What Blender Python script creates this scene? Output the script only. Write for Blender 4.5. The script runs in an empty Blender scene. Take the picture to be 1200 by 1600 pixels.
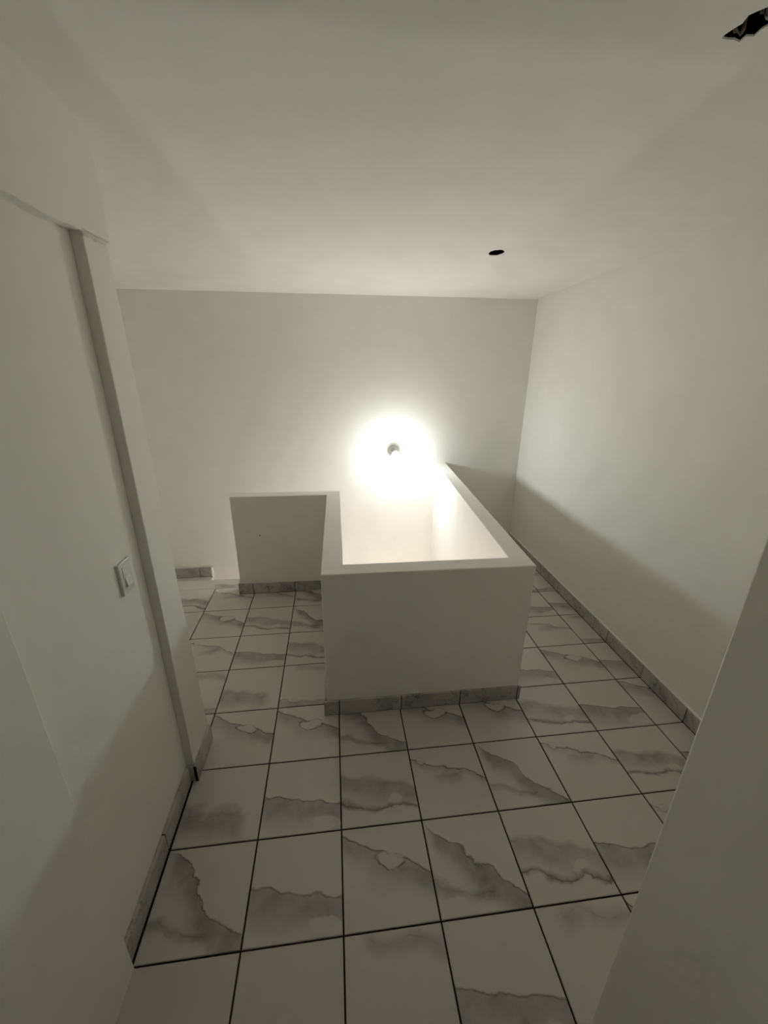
import bpy, bmesh, math, random
from mathutils import Matrix, Vector

# ------------------------------------------------------------------ camera, world, exposure
S = 0.35                       # metres per floor tile; all plan numbers below are in tiles
sc = bpy.context.scene
COL = sc.collection
cam = bpy.data.cameras.new('camera')
cam.sensor_fit = 'HORIZONTAL'; cam.sensor_width = 36.0
cam.lens = 644.315 / 1200 * 36.0
cam.clip_start = 0.02
cam_ob = bpy.data.objects.new('camera', cam); COL.objects.link(cam_ob)
rot = Matrix.Rotation(-0.121096, 4, 'Z') @ Matrix.Rotation(1.214080, 4, 'X') @ Matrix.Rotation(0.008580, 4, 'Z')
cam_ob.matrix_world = Matrix.Translation(Vector((0.076184, -4.412611, 5.421049)) * S) @ rot
sc.camera = cam_ob

w = bpy.data.worlds.new('world'); sc.world = w; w.use_nodes = True
w.node_tree.nodes['Background'].inputs[0].default_value = (0.0, 0.0, 0.0, 1)
w.node_tree.nodes['Background'].inputs[1].default_value = 0.0
sc.view_settings.view_transform = 'Standard'
sc.view_settings.look = 'None'
sc.view_settings.gamma = 1.0
sc.view_settings.use_curve_mapping = False
sc.view_settings.exposure = 0.0
sc.cycles.max_bounces = 12; sc.cycles.diffuse_bounces = 7; sc.cycles.glossy_bounces = 2; sc.cycles.use_adaptive_sampling = True; sc.cycles.adaptive_threshold = 0.09; sc.cycles.adaptive_min_samples = 16; sc.cycles.use_light_tree = False   # white room: let the light bounce on
LOWER_STRENGTH = 800.0         # lamp of the storey below
BULB_STRENGTH = 770.0           # the one lamp of the room, on the stairwell wall

# ------------------------------------------------------------------ helpers
def link(name, me, mat=None, parent=None):
    o = bpy.data.objects.new(name, me); COL.objects.link(o)
    if mat is not None and not me.materials: me.materials.append(mat)
    if parent is not None: o.parent = parent
    return o

def tag(o, label=None, cat=None, group=None, kind=None):
    if label: o['label'] = label
    if cat: o['category'] = cat
    if group: o['group'] = group
    if kind: o['kind'] = kind
    return o

def mesh(name, verts, faces, smooth=False):
    me = bpy.data.meshes.new(name)
    me.from_pydata([tuple(c * S for c in v) for v in verts], [], faces)
    bm = bmesh.new(); bm.from_mesh(me)
    bmesh.ops.recalc_face_normals(bm, faces=bm.faces[:])
    bm.to_mesh(me); bm.free()
    if smooth:
        for p in me.polygons: p.use_smooth = True
    return me

class MB:
    def __init__(self): self.v = []; self.f = []
    def add(self, v, f):
        n = len(self.v); self.v += v; self.f += [tuple(i + n for i in q) for q in f]; return self
    def box(self, x0, x1, y0, y1, z0, z1, zt=None):
        """zt(y): height of a sloping top"""
        t = zt or (lambda y: z1)
        return self.add([(x0,y0,z0),(x1,y0,z0),(x1,y1,z0),(x0,y1,z0),(x0,y0,t(y0)),(x1,y0,t(y0)),(x1,y1,t(y1)),(x0,y1,t(y1))],
                        [(0,3,2,1),(4,5,6,7),(0,1,5,4),(1,2,6,5),(2,3,7,6),(3,0,4,7)])
    def prism(self, poly, z0, z1):
        n = len(poly)
        v = [(x,y,z0) for x,y in poly] + [(x,y,z1) for x,y in poly]
        return self.add(v, [tuple(range(n-1,-1,-1)), tuple(range(n,2*n))] + [(i,(i+1)%n,n+(i+1)%n,n+i) for i in range(n)])
    def build(self, name, mat, parent=None, bevel=0.0, smooth=False):
        me = mesh(name, self.v, self.f, smooth)
        if bevel:
            bm = bmesh.new(); bm.from_mesh(me)
            bmesh.ops.bevel(bm, geom=[e for e in bm.edges if e.is_manifold and e.calc_face_angle(0) > 0.5], offset=bevel*S, segments=2, profile=0.5, affect='EDGES')
            bm.to_mesh(me); bm.free()
        return link(name, me, mat, parent)

def chamfer_tile(x0, x1, y0, y1, z0, z1, c=0.008):
    """a tile with its upper edges eased"""
    v = [(x0,y0,z0),(x1,y0,z0),(x1,y1,z0),(x0,y1,z0),(x0,y0,z1-c),(x1,y0,z1-c),(x1,y1,z1-c),(x0,y1,z1-c),
         (x0+c,y0+c,z1),(x1-c,y0+c,z1),(x1-c,y1-c,z1),(x0+c,y1-c,z1)]
    f = [(0,3,2,1),(8,9,10,11)]
    for a in range(4):
        b = (a+1) % 4
        f += [(a,b,4+b,4+a),(4+a,4+b,8+b,8+a)]
    return v, f

# ------------------------------------------------------------------ materials
def new_mat(name):
    m = bpy.data.materials.new(name); m.use_nodes = True
    nt = m.node_tree; bs = nt.nodes['Principled BSDF']
    return m, nt, bs

class N:
    """tiny node-graph writer"""
    def __init__(self, nt): self.nt = nt
    def val(self, sock, v):
        if hasattr(v, 'links') or isinstance(v, bpy.types.NodeSocket): self.nt.links.new(v, sock)
        else: sock.default_value = v
    def m(self, op, a, b=0.0, c=0.0, clamp=False):
        n = self.nt.nodes.new('ShaderNodeMath'); n.operation = op; n.use_clamp = clamp
        for i, x in enumerate((a, b, c)): self.val(n.inputs[i], x)
        return n.outputs[0]
    def mr(self, v, a, b, c, d, smooth=True):
        n = self.nt.nodes.new('ShaderNodeMapRange'); n.interpolation_type = 'SMOOTHSTEP' if smooth else 'LINEAR'; n.clamp = True
        for i, x in enumerate((v, a, b, c, d)): self.val(n.inputs[i], x)
        return n.outputs[0]
    def noise(self, vec, scale, detail=3.0, rough=0.55, w=None):
        n = self.nt.nodes.new('ShaderNodeTexNoise')
        if w is not None: n.noise_dimensions = '4D'; self.val(n.inputs['W'], w)
        self.nt.links.new(vec, n.inputs['Vector'])
        n.inputs['Scale'].default_value = scale; n.inputs['Detail'].default_value = detail; n.inputs['Roughness'].default_value = rough
        return n.outputs[0]
    def mix(self, f, a, b):
        n = self.nt.nodes.new('ShaderNodeMix'); n.data_type = 'RGBA'
        self.val(n.inputs[0], f)
        for s, x in ((n.inputs[6], a), (n.inputs[7], b)):
            if isinstance(x, tuple): s.default_value = (*x, 1)
            else: self.nt.links.new(x, s)
        return n.outputs[2]
    def bump(self, h, strength, dist):
        n = self.nt.nodes.new('ShaderNodeBump'); n.inputs['Strength'].default_value = strength; n.inputs['Distance'].default_value = dist
        self.nt.links.new(h, n.inputs['Height']); return n.outputs[0]

def plaster(name, c1, c2, rough=0.0, bump=0.3):
    m, nt, bs = new_mat(name); g = N(nt)
    geo = nt.nodes.new('ShaderNodeNewGeometry').outputs['Position']
    trowel = g.noise(geo, 6.0, 3.0, 0.65)
    df = nt.nodes.new('ShaderNodeBsdfDiffuse'); nt.nodes.remove(bs)          # flat wall paint
    nt.links.new(g.mix(g.mr(trowel, 0.3, 0.7, 0.0, 1.0, False), c1, c2), df.inputs['Color'])
    df.inputs['Roughness'].default_value = rough
    if bump: nt.links.new(g.bump(trowel, bump, 0.004), df.inputs['Normal'])
    nt.links.new(df.outputs[0], nt.nodes['Material Output'].inputs['Surface'])
    return m

M_WALL = plaster('white_plaster', (0.868, 0.843, 0.790), (0.898, 0.874, 0.822))
M_CEIL = plaster('ceiling_plaster', (0.87, 0.85, 0.80), (0.90, 0.88, 0.83), 0.0, 0.0)
M_FILL = plaster('plaster_filler', (0.74, 0.71, 0.65), (0.80, 0.77, 0.71), 0.0, 0.6)

def plain(name, c, rough=0.5, metal=0.0, spec=0.5):
    m, nt, bs = new_mat(name); g = N(nt)
    geo = nt.nodes.new('ShaderNodeNewGeometry').outputs['Position']
    n = g.noise(geo, 60.0, 2.0)
    nt.links.new(g.mix(n, tuple(x*0.9 for x in c), tuple(min(1, x*1.08) for x in c)), bs.inputs['Base Color'])
    bs.inputs['Roughness'].default_value = rough; bs.inputs['Metallic'].default_value = metal
    bs.inputs['Specular IOR Level'].default_value = spec
    return m
M_GROUT = plain('dark_grout', (0.030, 0.022, 0.016), 0.95, 0, 0.1)
M_PLASTIC = plain('white_plastic', (0.78, 0.77, 0.72), 0.35)
M_PORCELAIN = plain('lampholder_plastic', (0.80, 0.80, 0.78), 0.4)
M_BLACK = plain('black_void', (0.006, 0.005, 0.005), 0.95, 0, 0.05)
M_CABLE = plain('cable_sheath', (0.33, 0.30, 0.24), 0.6)
M_SPOT = plain('dark_spot', (0.10, 0.075, 0.05), 0.9)

WHITE = (0.60, 0.565, 0.525); GREY = (0.175, 0.155, 0.14)
def marble(name, veins, blobs=(), loops=(), frac=1.0):
    """polished white tile with printed grey veins. veins: (a, b, amp, below, above, grey, line, x0, x1) with the vein along
    y = a + b x in tile units; loops: white islands ringed by a thin vein; blobs: white islands"""
    m, nt, bs = new_mat(name); g = N(nt)
    tc = nt.nodes.new('ShaderNodeTexCoord').outputs['Object']
    vm = nt.nodes.new('ShaderNodeVectorMath'); vm.operation = 'SCALE'; nt.links.new(tc, vm.inputs[0]); vm.inputs['Scale'].default_value = 1.0 / S
    P = vm.outputs[0]
    sp = nt.nodes.new('ShaderNodeSeparateXYZ'); nt.links.new(P, sp.inputs[0])
    x, y = sp.outputs[0], sp.outputs[1]
    rnd = g.m('MULTIPLY', nt.nodes.new('ShaderNodeObjectInfo').outputs['Random'], 3.0)
    n1 = g.m('SUBTRACT', g.noise(P, 2.4, 2.0, 0.5, rnd), 0.5)
    n2 = g.m('SUBTRACT', g.noise(P, 11.0, 2.0, 0.65, rnd), 0.5)
    cloud = g.noise(P, 4.5, 3.0, 0.6, rnd)
    wav = g.m('ADD', n1, g.m('MULTIPLY', n2, 0.20))
    tot = g.m('MULTIPLY', g.mr(cloud, 0.55, 0.8, 0.0, 1.0), 0.07)
    for (a, b, amp, below, above, grey, line, x0, x1) in veins:
        d = g.m('SUBTRACT', g.m('ADD', y, g.m('MULTIPLY', wav, amp)), g.m('ADD', a, g.m('MULTIPLY', x, b)))
        gr = g.m('MULTIPLY', g.mr(d, -below, -below*0.15, 0.0, 1.0), g.mr(d, 0.0, above, 1.0, 0.0))
        gr = g.m('MULTIPLY', gr, g.mr(cloud, 0.2, 0.75, 0.45, 1.25, False))
        ln = g.mr(g.m('ABSOLUTE', d), 0.0, 0.016, 1.0, 0.0)
        ln = g.m('MULTIPLY', ln, g.mr(n2, -0.25, 0.2, 0.25, 1.0))
        msk = g.m('MULTIPLY', g.mr(x, x0 - 0.12, x0 + 0.05, 0.0, 1.0), g.mr(x, x1 - 0.05, x1 + 0.12, 1.0, 0.0))
        tot = g.m('ADD', tot, g.m('MULTIPLY', msk, g.m('ADD', g.m('MULTIPLY', gr, grey), g.m('MULTIPLY', ln, line))))
    for (cx, cy, rx, ry, ang, line) in list(loops) + [(*q, 0.0) for q in blobs]:
        c, s = math.cos(ang), math.sin(ang)
        u = g.m('ADD', g.m('SUBTRACT', x, cx), g.m('MULTIPLY', wav, 0.22)); v = g.m('ADD', g.m('SUBTRACT', y, cy), g.m('MULTIPLY', wav, 0.30))
        uu = g.m('DIVIDE', g.m('ADD', g.m('MULTIPLY', u, c), g.m('MULTIPLY', v, s)), rx)
        vv = g.m('DIVIDE', g.m('SUBTRACT', g.m('MULTIPLY', v, c), g.m('MULTIPLY', u, s)), ry)
        r = g.m('SQRT', g.m('ADD', g.m('MULTIPLY', uu, uu), g.m('MULTIPLY', vv, vv)))
        tot = g.m('MULTIPLY', tot, g.mr(r, 0.75, 1.0, 0.15, 1.0))
        if line:
            tot = g.m('ADD', tot, g.m('MULTIPLY', g.m('MULTIPLY', g.mr(g.m('ABSOLUTE', g.m('SUBTRACT', r, 1.0)), 0.0, 0.20, 1.0, 0.0), line), g.mr(n2, -0.15, 0.12, 0.15, 1.0)))
    tot = g.m('MINIMUM', g.m('MULTIPLY', tot, frac), 0.92, clamp=True)
    nt.links.new(g.mix(tot, WHITE, GREY), bs.inputs['Base Color'])
    bs.inputs['Roughness'].default_value = 0.22
    bs.inputs['Specular IOR Level'].default_value = 0.5
    return m

MARBLE = {
 'A': marble('marble_loop_vein', [(0.93,-0.46,0.24,0.34,0.03,0.52,0.70,0.0,1.0),(0.55,-0.12,0.45,0.22,0.12,0.16,0.0,0.3,1.0)], loops=[(0.56,0.63,0.17,0.070,-0.30,0.60)]),
 'B': marble('marble_wedge', [(1.0,-1.02,0.60,0.40,0.04,0.72,0.45,0.10,1.0),(0.33,-0.22,0.40,0.14,0.06,0.45,0.15,0.0,0.6)], blobs=[(0.20,0.12,0.17,0.12,0.0)]),
 'C': marble('marble_double_band', [(0.66,-0.26,0.34,0.34,0.09,0.50,0.10,0.0,1.0),(0.32,-0.18,0.34,0.06,0.07,0.62,0.40,0.0,1.0)], blobs=[(0.66,0.14,0.17,0.07,-0.15),(0.7,0.28,0.10,0.06,0.0)]),
 'D': marble('marble_fine_vein', [(0.86,-0.36,0.36,0.13,0.03,0.36,0.75,0.0,1.0),(0.60,-0.05,0.40,0.16,0.06,0.34,0.10,0.35,0.65)], loops=[(0.16,0.82,0.07,0.05,-0.3,0.45)]),
 'E': marble('marble_grey_foot', [(0.50,-0.18,0.24,0.46,0.02,0.56,0.40,0.0,1.0)], blobs=[(0.82,0.10,0.22,0.10,0.0)]),
 'F': marble('marble_faint_top', [(0.97,-0.16,0.36,0.16,0.12,0.34,0.15,0.25,1.0),(0.16,-0.10,0.30,0.26,0.05,0.48,0.20,0.0,1.0)]),
 'G': marble('marble_grey_cloud', [(0.46,-0.24,0.50,0.42,0.12,0.56,0.12,0.0,0.75)]),
}
MB_VEIN = MARBLE['G']; MB_VEIN2 = MARBLE['E']; MB_VEIN3 = MARBLE['C']

# ------------------------------------------------------------------ plan of the place (tile units)
XR, YB = 5.50, 7.10                    # right wall, back wall
XALC = -5.60                           # far wall of the alcove behind the pier
def ceil_z(y): return 6.90 + 0.05 * (YB - y)
BOT = -7.6                             # lower storey floor in the stairwell

# floor: a dark mortar bed with every tile laid on it
f = MB()
f.box(XALC, XR, -16.0, 0.92, -0.5, -0.012)
f.box(XALC, -0.02, 0.92, 4.80, -0.5, -0.012)
f.box(XALC, -2.29, 4.80, 5.44, -0.5, -0.012)
f.prism([(2.86,0.92),(XR,0.92),(XR,YB),(3.12,YB)], -0.5, -0.012)
floor = tag(f.build('floor', M_GROUT), 'floor of glossy white marble-look tiles with grey veins and dark grout', 'floor', kind='structure')

LAY = {  # (column, row): printed design, read off the photograph
 (-3,-3):'E',(-2,-3):'G',(-1,-3):'E',(0,-3):'F',(1,-3):'E',(2,-3):'F',(3,-3):'A',
 (-2,-2):'B',(-1,-2):'E',(0,-2):'A',(1,-2):'B',(2,-2):'C',(3,-2):'E',(4,-2):'D',(5,-2):'B',
 (-2,-1):'G',(-1,-1):'E',(0,-1):'C',(1,-1):'D',(2,-1):'B',(3,-1):'D',(4,-1):'C',(5,-1):'E',
 (-3,0):'D',(-2,0):'A',(-1,0):'A',(0,0):'B',(1,0):'A',(2,0):'A',(3,0):'C',(4,0):'E',(5,0):'A',
 (-3,1):'F',(-2,1):'G',(-1,1):'F',(3,1):'E',(4,1):'A',(5,1):'E',
 (-3,2):'D',(-2,2):'E',(-1,2):'C',(3,2):'D',(4,2):'D',(5,2):'F',
 (-4,3):'B',(-3,3):'A',(-2,3):'C',(-1,3):'B',(3,3):'A',(4,3):'E',(5,3):'E',
 (-4,4):'C',(-3,4):'D',(-2,4):'D',(-1,4):'B',(3,4):'C',(4,4):'B',(5,4):'F'}
G2 = 0.0085
rng = random.Random(4)
tile_cache = {}
def floor_tile(i, j, x0, x1, y0, y1):
    key = LAY.get((i, j)) or rng.choice('ABCDEFG')
    ck = (key, round(x0-i,4), round(x1-i,4), round(y0-j,4), round(y1-j,4))
    me = tile_cache.get(ck)
    if me is None:
        me = mesh('floor_tile', *chamfer_tile(x0-i, x1-i, y0-j, y1-j, -0.03, 0.0, 0.006))
        me.materials.append(MARBLE[key]); tile_cache[ck] = me
    o = bpy.data.objects.new('floor_tile', me); COL.objects.link(o); o.parent = floor
    o.location = (i*S, j*S, rng.uniform(-0.0006, 0.0004))
for j in range(-9, 8):
    for i in range(-6, 6):
        x0, x1, y0, y1 = i, i+1, j, j+1
        x1 = min(x1, 5.47); x0 = max(x0, XALC)
        if y1 <= -1.9: x0, x1 = max(x0, -2.04), x1
        elif y1 <= 0.2: x0 = max(x0, -2.04)
        if j <= -4: x1 = min(x1, 2.04)
        if x1 > -0.19 and x0 < 2.9 and j >= 0:              # around the stairwell parapet
            if j == 0 and i in (0, 1, 2): y1 = 0.80
            elif j >= 1 and i in (0, 1): continue
            elif j >= 1 and i == 2: continue
            elif j >= 1 and i == -1 and x0 < -0.2:
                if j <= 4: x1 = -0.19
                else: continue
        if i <= -1 and j == 4 and i > -3: y1 = 4.68
        if j >= 5 and i < 0: continue
        if j >= 7: y1 = min(y1, YB)
        if x1 - x0 < 0.05 or y1 - y0 < 0.05: continue
        floor_tile(i, j, x0+G2, x1-G2, y0+G2, y1-G2)

me = mesh('floor_tile', *chamfer_tile(XALC+3.0, 0.69, 0.010, 0.46, -0.03, 0.0, 0.004)); me.materials.append(MARBLE['F'])
o = bpy.data.objects.new('floor_tile', me); COL.objects.link(o); o.parent = floor; o.location = (-3*S, 4.988*S, 0)   # strip at the head of the stairs

# walls
tag(MB().box(XALC-0.4, XR+0.4, YB, YB+0.4, BOT, 7.4).build('wall_back', M_WALL), 'white plastered back wall running down into the stairwell', 'wall', kind='structure')
tag(MB().box(XR, XR+0.4, -16.4, YB, -0.5, 7.9).build('wall_right', M_WALL), 'long white plastered wall beside the stairwell passage', 'wall', kind='structure')
wl = MB()
wl.box(-2.5, -2.05, -2.0, -0.12, -0.5, 6.5)                                     # recessed panel
wl.box(-2.5, -1.975, -16.4, -2.0, -0.5, 0, ceil_z)                               # near stretch, standing a little proud
wall_left = tag(wl.build('wall_left', M_WALL, bevel=0.006), 'white plastered wall with a shallow recess that holds the light switch', 'wall', kind='structure')
pb = MB()                                                                        # pier, its far edge a little out of plumb
pb.add([(XALC-0.4,-0.12,-0.5),(-1.95,-0.12,-0.5),(-1.95,0.55,-0.5),(XALC-0.4,0.55,-0.5),(XALC-0.4,-0.12,6.42),(-1.95,-0.12,6.42),(-1.95,0.30,6.42),(XALC-0.4,0.30,6.42)],
       [(0,3,2,1),(4,5,6,7),(0,1,5,4),(1,2,6,5),(2,3,7,6),(3,0,4,7)])
pm = pb.build('pier', M_WALL, wall_left, bevel=0.012)
# lintel above the recess, its lower edge left rough
lv, lf = [], []
n = 26; r2 = random.Random(9)
for k in range(n+1):
    y = -2.0 + 2.31*k/n
    zj = 6.385 + r2.uniform(-0.008, 0.008) + 0.004*math.sin(k*0.7)
    xo = -1.932
    lv += [(-2.5, y, zj+0.01), (xo-0.006, y, zj), (xo, y, zj+0.010), (xo, y, ceil_z(y)+0.02), (-2.5, y, ceil_z(y)+0.02)]
for k in range(n):
    for q in range(5):
        a, b = k*5+q, k*5+(q+1) % 5
        lf.append((a, b, b+5, a+5))
lf += [(0,1,2,3,4), tuple(n*5+q for q in range(5))]
link('lintel', mesh('lintel', lv, lf), M_WALL, wall_left)
# ragged plaster left in the corner where pier and lintel meet
fv, ff = [], []; r3 = random.Random(3)
for k in range(9):
    y = -0.16 + 0.057*k; h = 0.035 + r3.uniform(-0.015, 0.02) if 0 < k < 8 else 0.0; d = 0.016 + r3.uniform(0, 0.010)
    fv += [(-1.99, y, 6.40), (-1.945+d, y, 6.40), (-1.945+d*0.5, y, 6.40-h*0.6), (-1.952, y, 6.40-h)]
for k in range(8):
    for q in range(4): ff.append((k*4+q, k*4+(q+1)%4, k*4+4+(q+1)%4, k*4+4+q))
ff += [(0,1,2,3), (32,33,34,35)]
link('ragged_plaster', mesh('ragged_plaster', fv, ff, True), M_FILL, wall_left)
tag(MB().box(XALC-0.4, XALC, 0.25, YB, -1.4, 7.5).build('wall_alcove', M_WALL), 'white wall at the far end of the alcove behind the pier', 'wall', kind='structure')
wj = MB().box(2.0, XR, -16.4, -2.92, -0.5, 0, ceil_z)
tag(wj.build('wall_near', M_WALL, bevel=0.012), 'shadowed white wall end closest to the viewer, cutting across the tiled floor', 'wall', kind='structure')
tag(MB().box(-2.5, 2.1, -16.4, -16.0, -0.5, 0, ceil_z).build('wall_front', M_WALL), 'white wall closing the passage behind the viewer', 'wall', kind='structure')

# half-height wall around the stairwell; its inner faces go on down into the well
TOP = [(-2.31,4.69,2.49),(-0.15,4.64,2.49),(-0.185,0.79,2.555),(3.01,0.77,2.54),(3.27,YB,2.585),(2.97,YB,2.58),(2.70,1.07,2.545),(0.14,1.075,2.555),(0.166,4.92,2.49),(-2.33,4.98,2.49)]
n = len(TOP)
Z0 = [-0.02]*n
bv = [(x,y,z) for x,y,z in TOP] + [(x,y,BOT) for x,y,z in TOP]
me = mesh('wall_stairwell', bv, [tuple(range(n)), tuple(range(2*n-1,n-1,-1))] + [(i,(i+1)%n,n+(i+1)%n,n+i) for i in range(n)])
bm = bmesh.new(); bm.from_mesh(me)
bmesh.ops.bevel(bm, geom=[e for e in bm.edges if e.calc_face_angle(0) > 0.5 and max(v.co.z for v in e.verts) > 0], offset=0.018*S, segments=3, profile=0.5, affect='EDGES')
bm.to_mesh(me); bm.free()
parapet = tag(link('wall_stairwell', me, M_WALL), 'white plastered half-height wall stepping around the stairwell opening', 'half wall', kind='structure')
sp_ = MB()
sp_.prism([(-1.727+0.014*math.cos(a*math.pi/4), 4.76+0.0) if False else (-1.727+0.014*math.cos(a*math.pi/4), 1.53+0.014*math.sin(a*math.pi/4)) for a in range(8)], 0, 0.012)
spot = sp_.build('nail_hole', M_SPOT, parapet)
spot.rotation_euler = (math.pi/2, 0, 0); spot.location = (0, 4.682*S, 0)

# ceiling, falling slightly to the back wall, with open electrical boxes cut in it
def irregular(poly): return poly
HOLES = [
 ('round', [(2.870+0.125*math.cos(a*math.pi/10)*(1+0.06*math.sin(3*a)), 3.29+0.165*math.sin(a*math.pi/10)*(1+0.05*math.cos(2*a))) for a in range(20)]),
 ('broken', [(2.567,-1.227),(2.564,-1.256),(2.578,-1.307),(2.593,-1.342),(2.575,-1.399),(2.601,-1.433),(2.630,-1.463),(2.682,-1.507),(2.748,-1.490),(2.80,-1.43),(2.765,-1.357),(2.749,-1.318),(2.755,-1.265),(2.704,-1.258),(2.707,-1.213),(2.656,-1.227),(2.612,-1.222)]),
 ('hidden', [(0.66+0.13*math.cos(a*math.pi/8), -1.405+0.13*math.sin(a*math.pi/8)) for a in range(16)]),
]
cb = MB()
x0, x1, y0, y1 = XALC-0.4, XR+0.4, -16.4, YB+0.4
cb.add([(x0,y0,ceil_z(y0)),(x1,y0,ceil_z(y0)),(x1,y1,ceil_z(y1)),(x0,y1,ceil_z(y1)),(x0,y0,8.4),(x1,y0,8.4),(x1,y1,8.4),(x0,y1,8.4)],
       [(0,3,2,1),(4,5,6,7),(0,1,5,4),(1,2,6,5),(2,3,7,6),(3,0,4,7)])
ceiling = tag(cb.build('ceiling', M_CEIL), 'white plastered ceiling sloping gently down to the back wall', 'ceiling', kind='structure')
cutters = []
for k, (nm, poly) in enumerate(HOLES):
    cy = sum(p[1] for p in poly)/len(poly)
    c = MB().prism(poly, ceil_z(cy)-0.3, ceil_z(cy)+0.20).build('cutter', M_BLACK)
    md = ceiling.modifiers.new('cut', 'BOOLEAN'); md.object = c; md.operation = 'DIFFERENCE'; md.solver = 'EXACT'
    cutters.append(c)
dg = bpy.context.evaluated_depsgraph_get(); dg.update()
nm_ = bpy.data.meshes.new_from_object(ceiling.evaluated_get(dg))
ceiling.modifiers.clear(); ceiling.data = nm_
nm_.materials.clear(); nm_.materials.append(M_CEIL)
for p in nm_.polygons: p.material_index = 0
for c in cutters: bpy.data.objects.remove(c, do_unlink=True)
for k, (nm, poly) in enumerate(HOLES):                          # dark box set in each opening: open shell
    cx = sum(p[0] for p in poly)/len(poly); cy = sum(p[1] for p in poly)/len(poly)
    zc = ceil_z(cy); m_ = len(poly)
    shr = 0.985
    rim = [(cx+(x-cx)*shr, cy+(y-cy)*shr) for x, y in poly]
    v = [(x,y,ceil_z(y)+0.010) for x,y in rim] + [(x,y,zc+0.19) for x,y in rim]
    bx = link('electrical_box', mesh('electrical_box', v, [(i,(i+1)%m_,m_+(i+1)%m_,m_+i) for i in range(m_)] + [tuple(range(m_,2*m_))]), M_BLACK, ceiling)
    bx['label'] = {'round':'round black opening of an electrical box in the ceiling','broken':'ragged black opening of an electrical box with loose cable','hidden':'dark electrical box opening at the upper edge of view'}[nm]

# loose cable ends and broken plaster showing in the ragged opening
def tube(pts, r, seg=6):
    v, f = [], []
    for i, p in enumerate(pts):
        p = Vector(p); t = (Vector(pts[min(i+1, len(pts)-1)]) - Vector(pts[max(i-1, 0)])).normalized()
        u = t.orthogonal().normalized(); w_ = t.cross(u)
        for k in range(seg):
            q = p + u*(r*math.cos(2*math.pi*k/seg)) + w_*(r*math.sin(2*math.pi*k/seg)); v.append(tuple(q))
    for i in range(len(pts)-1):
        for k in range(seg): f.append((i*seg+k, i*seg+(k+1)%seg, (i+1)*seg+(k+1)%seg, (i+1)*seg+k))
    f += [tuple(range(seg)), tuple((len(pts)-1)*seg+k for k in range(seg))]
    return v, f
for pts in ([(2.60,-1.245,7.40),(2.625,-1.262,7.335),(2.655,-1.275,7.318),(2.675,-1.262,7.345),(2.68,-1.255,7.42)],
            [(2.665,-1.385,7.42),(2.655,-1.40,7.345),(2.68,-1.415,7.322),(2.705,-1.40,7.325),(2.72,-1.37,7.36),(2.72,-1.36,7.43)]):
    link('cable', mesh('cable', *tube(pts, 0.012), True), M_CABLE, ceiling)

# ------------------------------------------------------------------ stairs going down behind the half wall
st = bpy.data.objects.new('staircase', None); COL.objects.link(st); st.location = (0, 0, BOT*S)
tag(st, 'white tiled stairs going down behind the half-height wall along the back wall', 'stairs', kind='structure')
def stpart(b, name, mat, **k):
    o = b.build(name, mat, None, **k); o.parent = st; o.matrix_parent_inverse = Matrix.Translation((0, 0, -BOT*S)); return o
lz = -0.78
stpart(MB().box(XALC, -3.70, 5.44, YB, lz-0.4, lz), 'landing', MARBLE['F'])
nst = 12
for k in range(nst):
    zt = lz - 0.5*(k+1); xa = -3.70 + 0.42*k
    stpart(MB().box(xa, min(xa+0.46, 2.7), 4.98, YB, zt-0.5, zt), 'step', MARBLE['F'], bevel=0.01)
stpart(MB().box(-2.4, 3.2, 0.9, YB, BOT-0.3, BOT), 'lower_floor', M_WALL)
lw = MB().box(XALC-0.3, -2.29, 5.30, 5.44, BOT, -0.5); lw.box(XALC-0.3, -2.3, 4.98, 5.30, BOT, -0.5)
tag(lw.build('wall_stair_foot', M_WALL), 'white wall below the floor edge at the head of the stairs', 'wall', kind='structure')

# ------------------------------------------------------------------ tiled baseboards, every piece its own
BH, BT = 0.28, 0.042
def base_run(parent, along, cuts, pos, sgn, z=0.0, mats='GECF', height=BH):
    """pieces along x or y; pos: wall plane; sgn: the side the room is on"""
    q0, q1 = min(cuts)+0.004, max(cuts)-0.004
    lo, hi = (pos, pos+sgn*BT*0.72) if sgn > 0 else (pos+sgn*BT*0.72, pos)
    bk = MB()
    if along == 'x': bk.box(q0, q1, lo, hi, z, z+height-0.012)
    else:            bk.box(lo, hi, q0, q1, z, z+height-0.012)
    o = bk.build('grout_bed', M_GROUT, parent)
    if parent is not None and parent.type == 'EMPTY': o.location = -parent.location
    for k in range(len(cuts)-1):
        a, b = cuts[k], cuts[k+1]
        g = 0.007
        lo, hi = (pos, pos+sgn*BT) if sgn > 0 else (pos+sgn*BT, pos)
        L = abs(b-a)
        bxx = MB()
        if along == 'x': bxx.box(0+g, L-g, 0, hi-lo, 0.010, height)
        else:            bxx.box(0, hi-lo, 0+g, L-g, 0.010, height)
        o = bxx.build('tile', MARBLE[mats[k % len(mats)]+'_base'], parent, bevel=0.006)
        loc = Vector(((min(a,b) if along == 'x' else lo), (lo if along == 'x' else min(a,b)), z)) * S
        if parent is not None and parent.type == 'EMPTY': loc = loc - parent.location
        o.location = loc
def base_group(name, loc, label, parent=None):
    e = bpy.data.objects.new(name, None); COL.objects.link(e); e.location = Vector(loc)*S; e.empty_display_size = 0.05
    if parent: e.parent = parent
    else: tag(e, label, 'baseboard', kind='structure')
    return e
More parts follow.
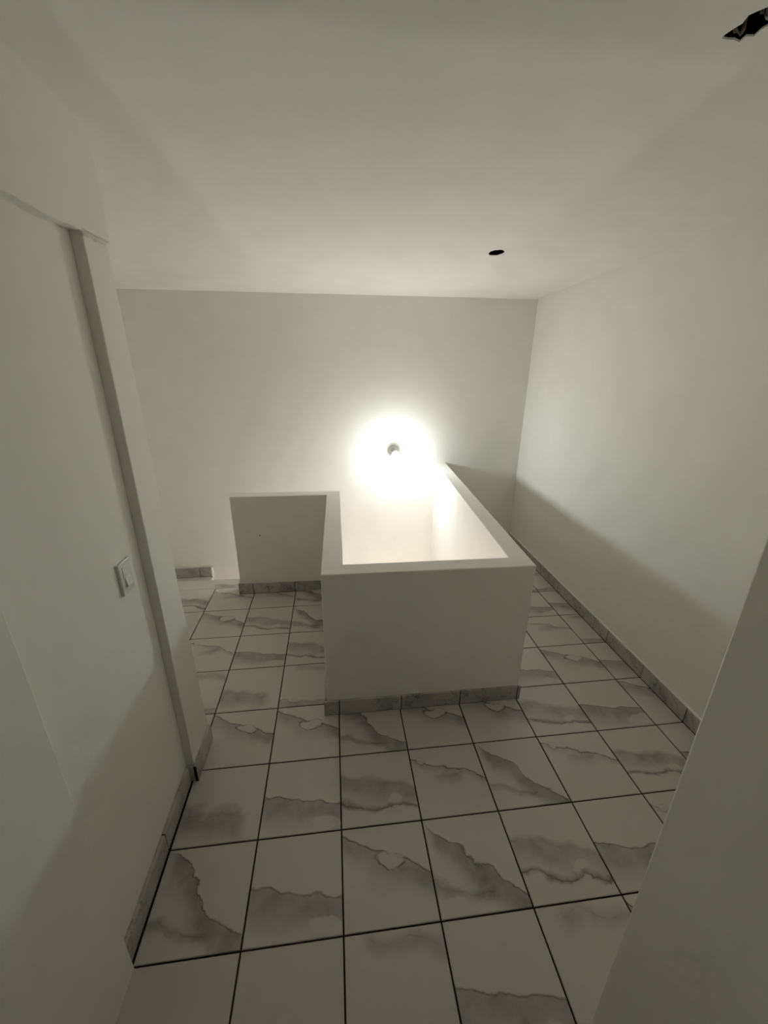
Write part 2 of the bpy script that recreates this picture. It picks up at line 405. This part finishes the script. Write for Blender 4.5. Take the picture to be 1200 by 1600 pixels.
# small upright pieces show vein bands crossing them: same print, seen along their own axes
def base_marble(name, w):
    m, nt, bs = new_mat(name); g = N(nt)
    tc = nt.nodes.new('ShaderNodeTexCoord').outputs['Object']
    vm = nt.nodes.new('ShaderNodeVectorMath'); vm.operation = 'SCALE'; nt.links.new(tc, vm.inputs[0]); vm.inputs['Scale'].default_value = 1.0/S
    rnd = g.m('ADD', g.m('MULTIPLY', nt.nodes.new('ShaderNodeObjectInfo').outputs['Random'], 9.0), w)
    big = g.noise(vm.outputs[0], 1.6, 3.0, 0.55, rnd); fine = g.noise(vm.outputs[0], 5.0, 5.0, 0.65, rnd)
    d = g.m('ABSOLUTE', g.m('SUBTRACT', g.noise(vm.outputs[0], 2.2, 4.0, 0.6, g.m('ADD', rnd, 3.0)), 0.5))
    t = g.m('ADD', g.m('MULTIPLY', g.mr(big, 0.42, 0.66, 0.12, 0.70), g.mr(fine, 0.25, 0.7, 0.5, 1.0)), g.m('MULTIPLY', g.mr(d, 0.0, 0.02, 1.0, 0.0), 0.40))
    nt.links.new(g.mix(g.m('MINIMUM', t, 0.9), (0.54,0.515,0.48), GREY), bs.inputs['Base Color'])
    bs.inputs['Roughness'].default_value = 0.3
    return m
for q, key in enumerate('ABCDEFG'): MARBLE[key+'_base'] = base_marble('marble_baseboard_'+'abcdefg'[q], q*1.7)

br = base_group('baseboard_right', (XR,0,0), 'grey veined marble-tile baseboard along the long wall by the passage')
base_run(br, 'y', [-2.92,-2.0,-1.0,0.0,0.98,1.99,2.45,2.98,3.96,4.86,5.8,YB-0.05], XR, -1)
bead = MB().box(XR-0.030, XR-0.001, -2.92, YB-0.05, BH, BH+0.02).build('plaster_bead', M_WALL, br); bead.location = -br.location
bl = base_group('baseboard_left', (-2.06,-1,0), 'marble-tile baseboard at the foot of the recessed switch wall')
base_run(bl, 'y', [-1.985,-1.0,-0.17], -2.05, 1, mats='FG')
bp = base_group('baseboard_pier', (-1.94,0.2,0), 'short marble-tile baseboard wrapped round the foot of the pier')
base_run(bp, 'y', [-0.165,0.535], -1.95, 1, mats='D')
base_run(bp, 'x', [-2.05,-1.95], -0.12, -1, mats='G')
bs_ = base_group('baseboard', (0,0.79,0), '', parapet)
base_run(bs_, 'x', [-0.235,0.009,1.02,2.005,3.0,3.06], 0.787, -1, mats='EGECD')
base_run(bs_, 'y', [0.79,1.0,2.0,3.0,4.0,4.63], -0.175, -1, mats='GE')
base_run(bs_, 'x', [-2.35,-2.01,-1.02,-0.2], 4.685, -1, mats='EGE')
base_run(bs_, 'y', [4.69,4.97], -2.315, -1, mats='F')
bb = base_group('baseboard_back', (-4.5,YB,lz), 'veined marble-tile baseboard stub on the back wall above the stair landing')
base_run(bb, 'x', [XALC,-4.05,-3.72], YB, -1, z=lz, mats='CF', height=0.31)
pe = MB().box(-3.72, -3.67, YB-0.05, YB, lz, lz+0.31).build('lit_end', M_WALL, bb, bevel=0.01); pe.location = -bb.location  # added white piece: bulb light on the baseboard's end face, put into its colour

# ------------------------------------------------------------------ light switch
sw = bpy.data.objects.new('light_switch', None); COL.objects.link(sw); sw.location = Vector((-2.05,-0.517,3.20))*S
tag(sw, 'white square-edged light switch plate on the recessed wall', 'light switch')
MB().box(0, 0.030, -0.115, 0.115, 0.0, 0.335).build('plate', M_PLASTIC, sw, bevel=0.009)
MB().box(0.028, 0.034, -0.062, 0.062, 0.055, 0.285).build('switch_frame', M_PLASTIC, sw, bevel=0.002)
rk = MB(); rk.add([(0.030,-0.05,0.075),(0.030,0.05,0.075),(0.030,0.05,0.17),(0.030,-0.05,0.17),(0.052,-0.05,0.08),(0.052,0.05,0.08),(0.037,0.05,0.168),(0.037,-0.05,0.168)],
                  [(0,3,2,1),(4,5,6,7),(0,1,5,4),(1,2,6,5),(2,3,7,6),(3,0,4,7)])
rk.build('rocker', M_PLASTIC, sw, bevel=0.002)

# ------------------------------------------------------------------ wall lamp: lampholder and glowing bulb
def lathe(name, prof, mat, parent, seg=40):
    v = []; f = []
    for r, z in prof:
        for k in range(seg):
            a = 2*math.pi*k/seg; v.append((r*math.cos(a), r*math.sin(a), z))
    for i in range(len(prof)-1):
        for k in range(seg):
            f.append((i*seg+k, i*seg+(k+1)%seg, (i+1)*seg+(k+1)%seg, (i+1)*seg+k))
    f.append(tuple(range(seg))); f.append(tuple((len(prof)-1)*seg+k for k in range(seg)))
    return link(name, mesh(name, v, f, True), mat, parent)
def bulb_lamp(loc, rot, color, strength, label):
    lamp = bpy.data.objects.new('wall_lamp', None); COL.objects.link(lamp); lamp.location = Vector(loc)*S
    lamp.rotation_euler = rot                      # local +z points out of the wall
    tag(lamp, label, 'wall lamp')
    lathe('base_plate', [(0.152,0.0),(0.156,0.015),(0.152,0.030),(0.140,0.036),(0.136,0.026),(0.080,0.034),(0.06,0.062)], M_PORCELAIN, lamp)
    lathe('socket', [(0.055,0.06),(0.055,0.24),(0.050,0.245)], M_PORCELAIN, lamp)
    lathe('bulb_collar', [(0.040,0.24),(0.050,0.275),(0.074,0.34),(0.094,0.395),(0.0995,0.418)], M_PLASTIC, lamp)
    mE, nt, bs = new_mat('bulb_glow')
    bs.inputs['Base Color'].default_value = (0.9, 0.9, 0.9, 1)
    bs.inputs['Emission Color'].default_value = (*color, 1)
    bs.inputs['Emission Strength'].default_value = strength
    prof = [(0.0995,0.419)]
    for k in range(1, 8):
        a = math.radians(0 + 90*k/7.0)
        prof.append((max(0.002, 0.100*math.cos(a)), 0.425 + 0.100*math.sin(a)))
    lathe('bulb', prof, mE, lamp, 20)
bulb_lamp((1.735, YB, 2.965), (math.radians(96), 0, 0), (0.915, 0.975, 1.0), BULB_STRENGTH, 'glowing bare bulb in a white lampholder on the stairwell back wall')
# the storey below is lit too: its lamp, out of view, shines up the well
bulb_lamp((2.70+0.0448*(4.0-1.07)-0.001, 4.0, -4.0), (0, math.radians(-90), 0), (1.0, 0.985, 0.955), LOWER_STRENGTH, 'bare bulb lower down in the stairwell, below the half-height wall')
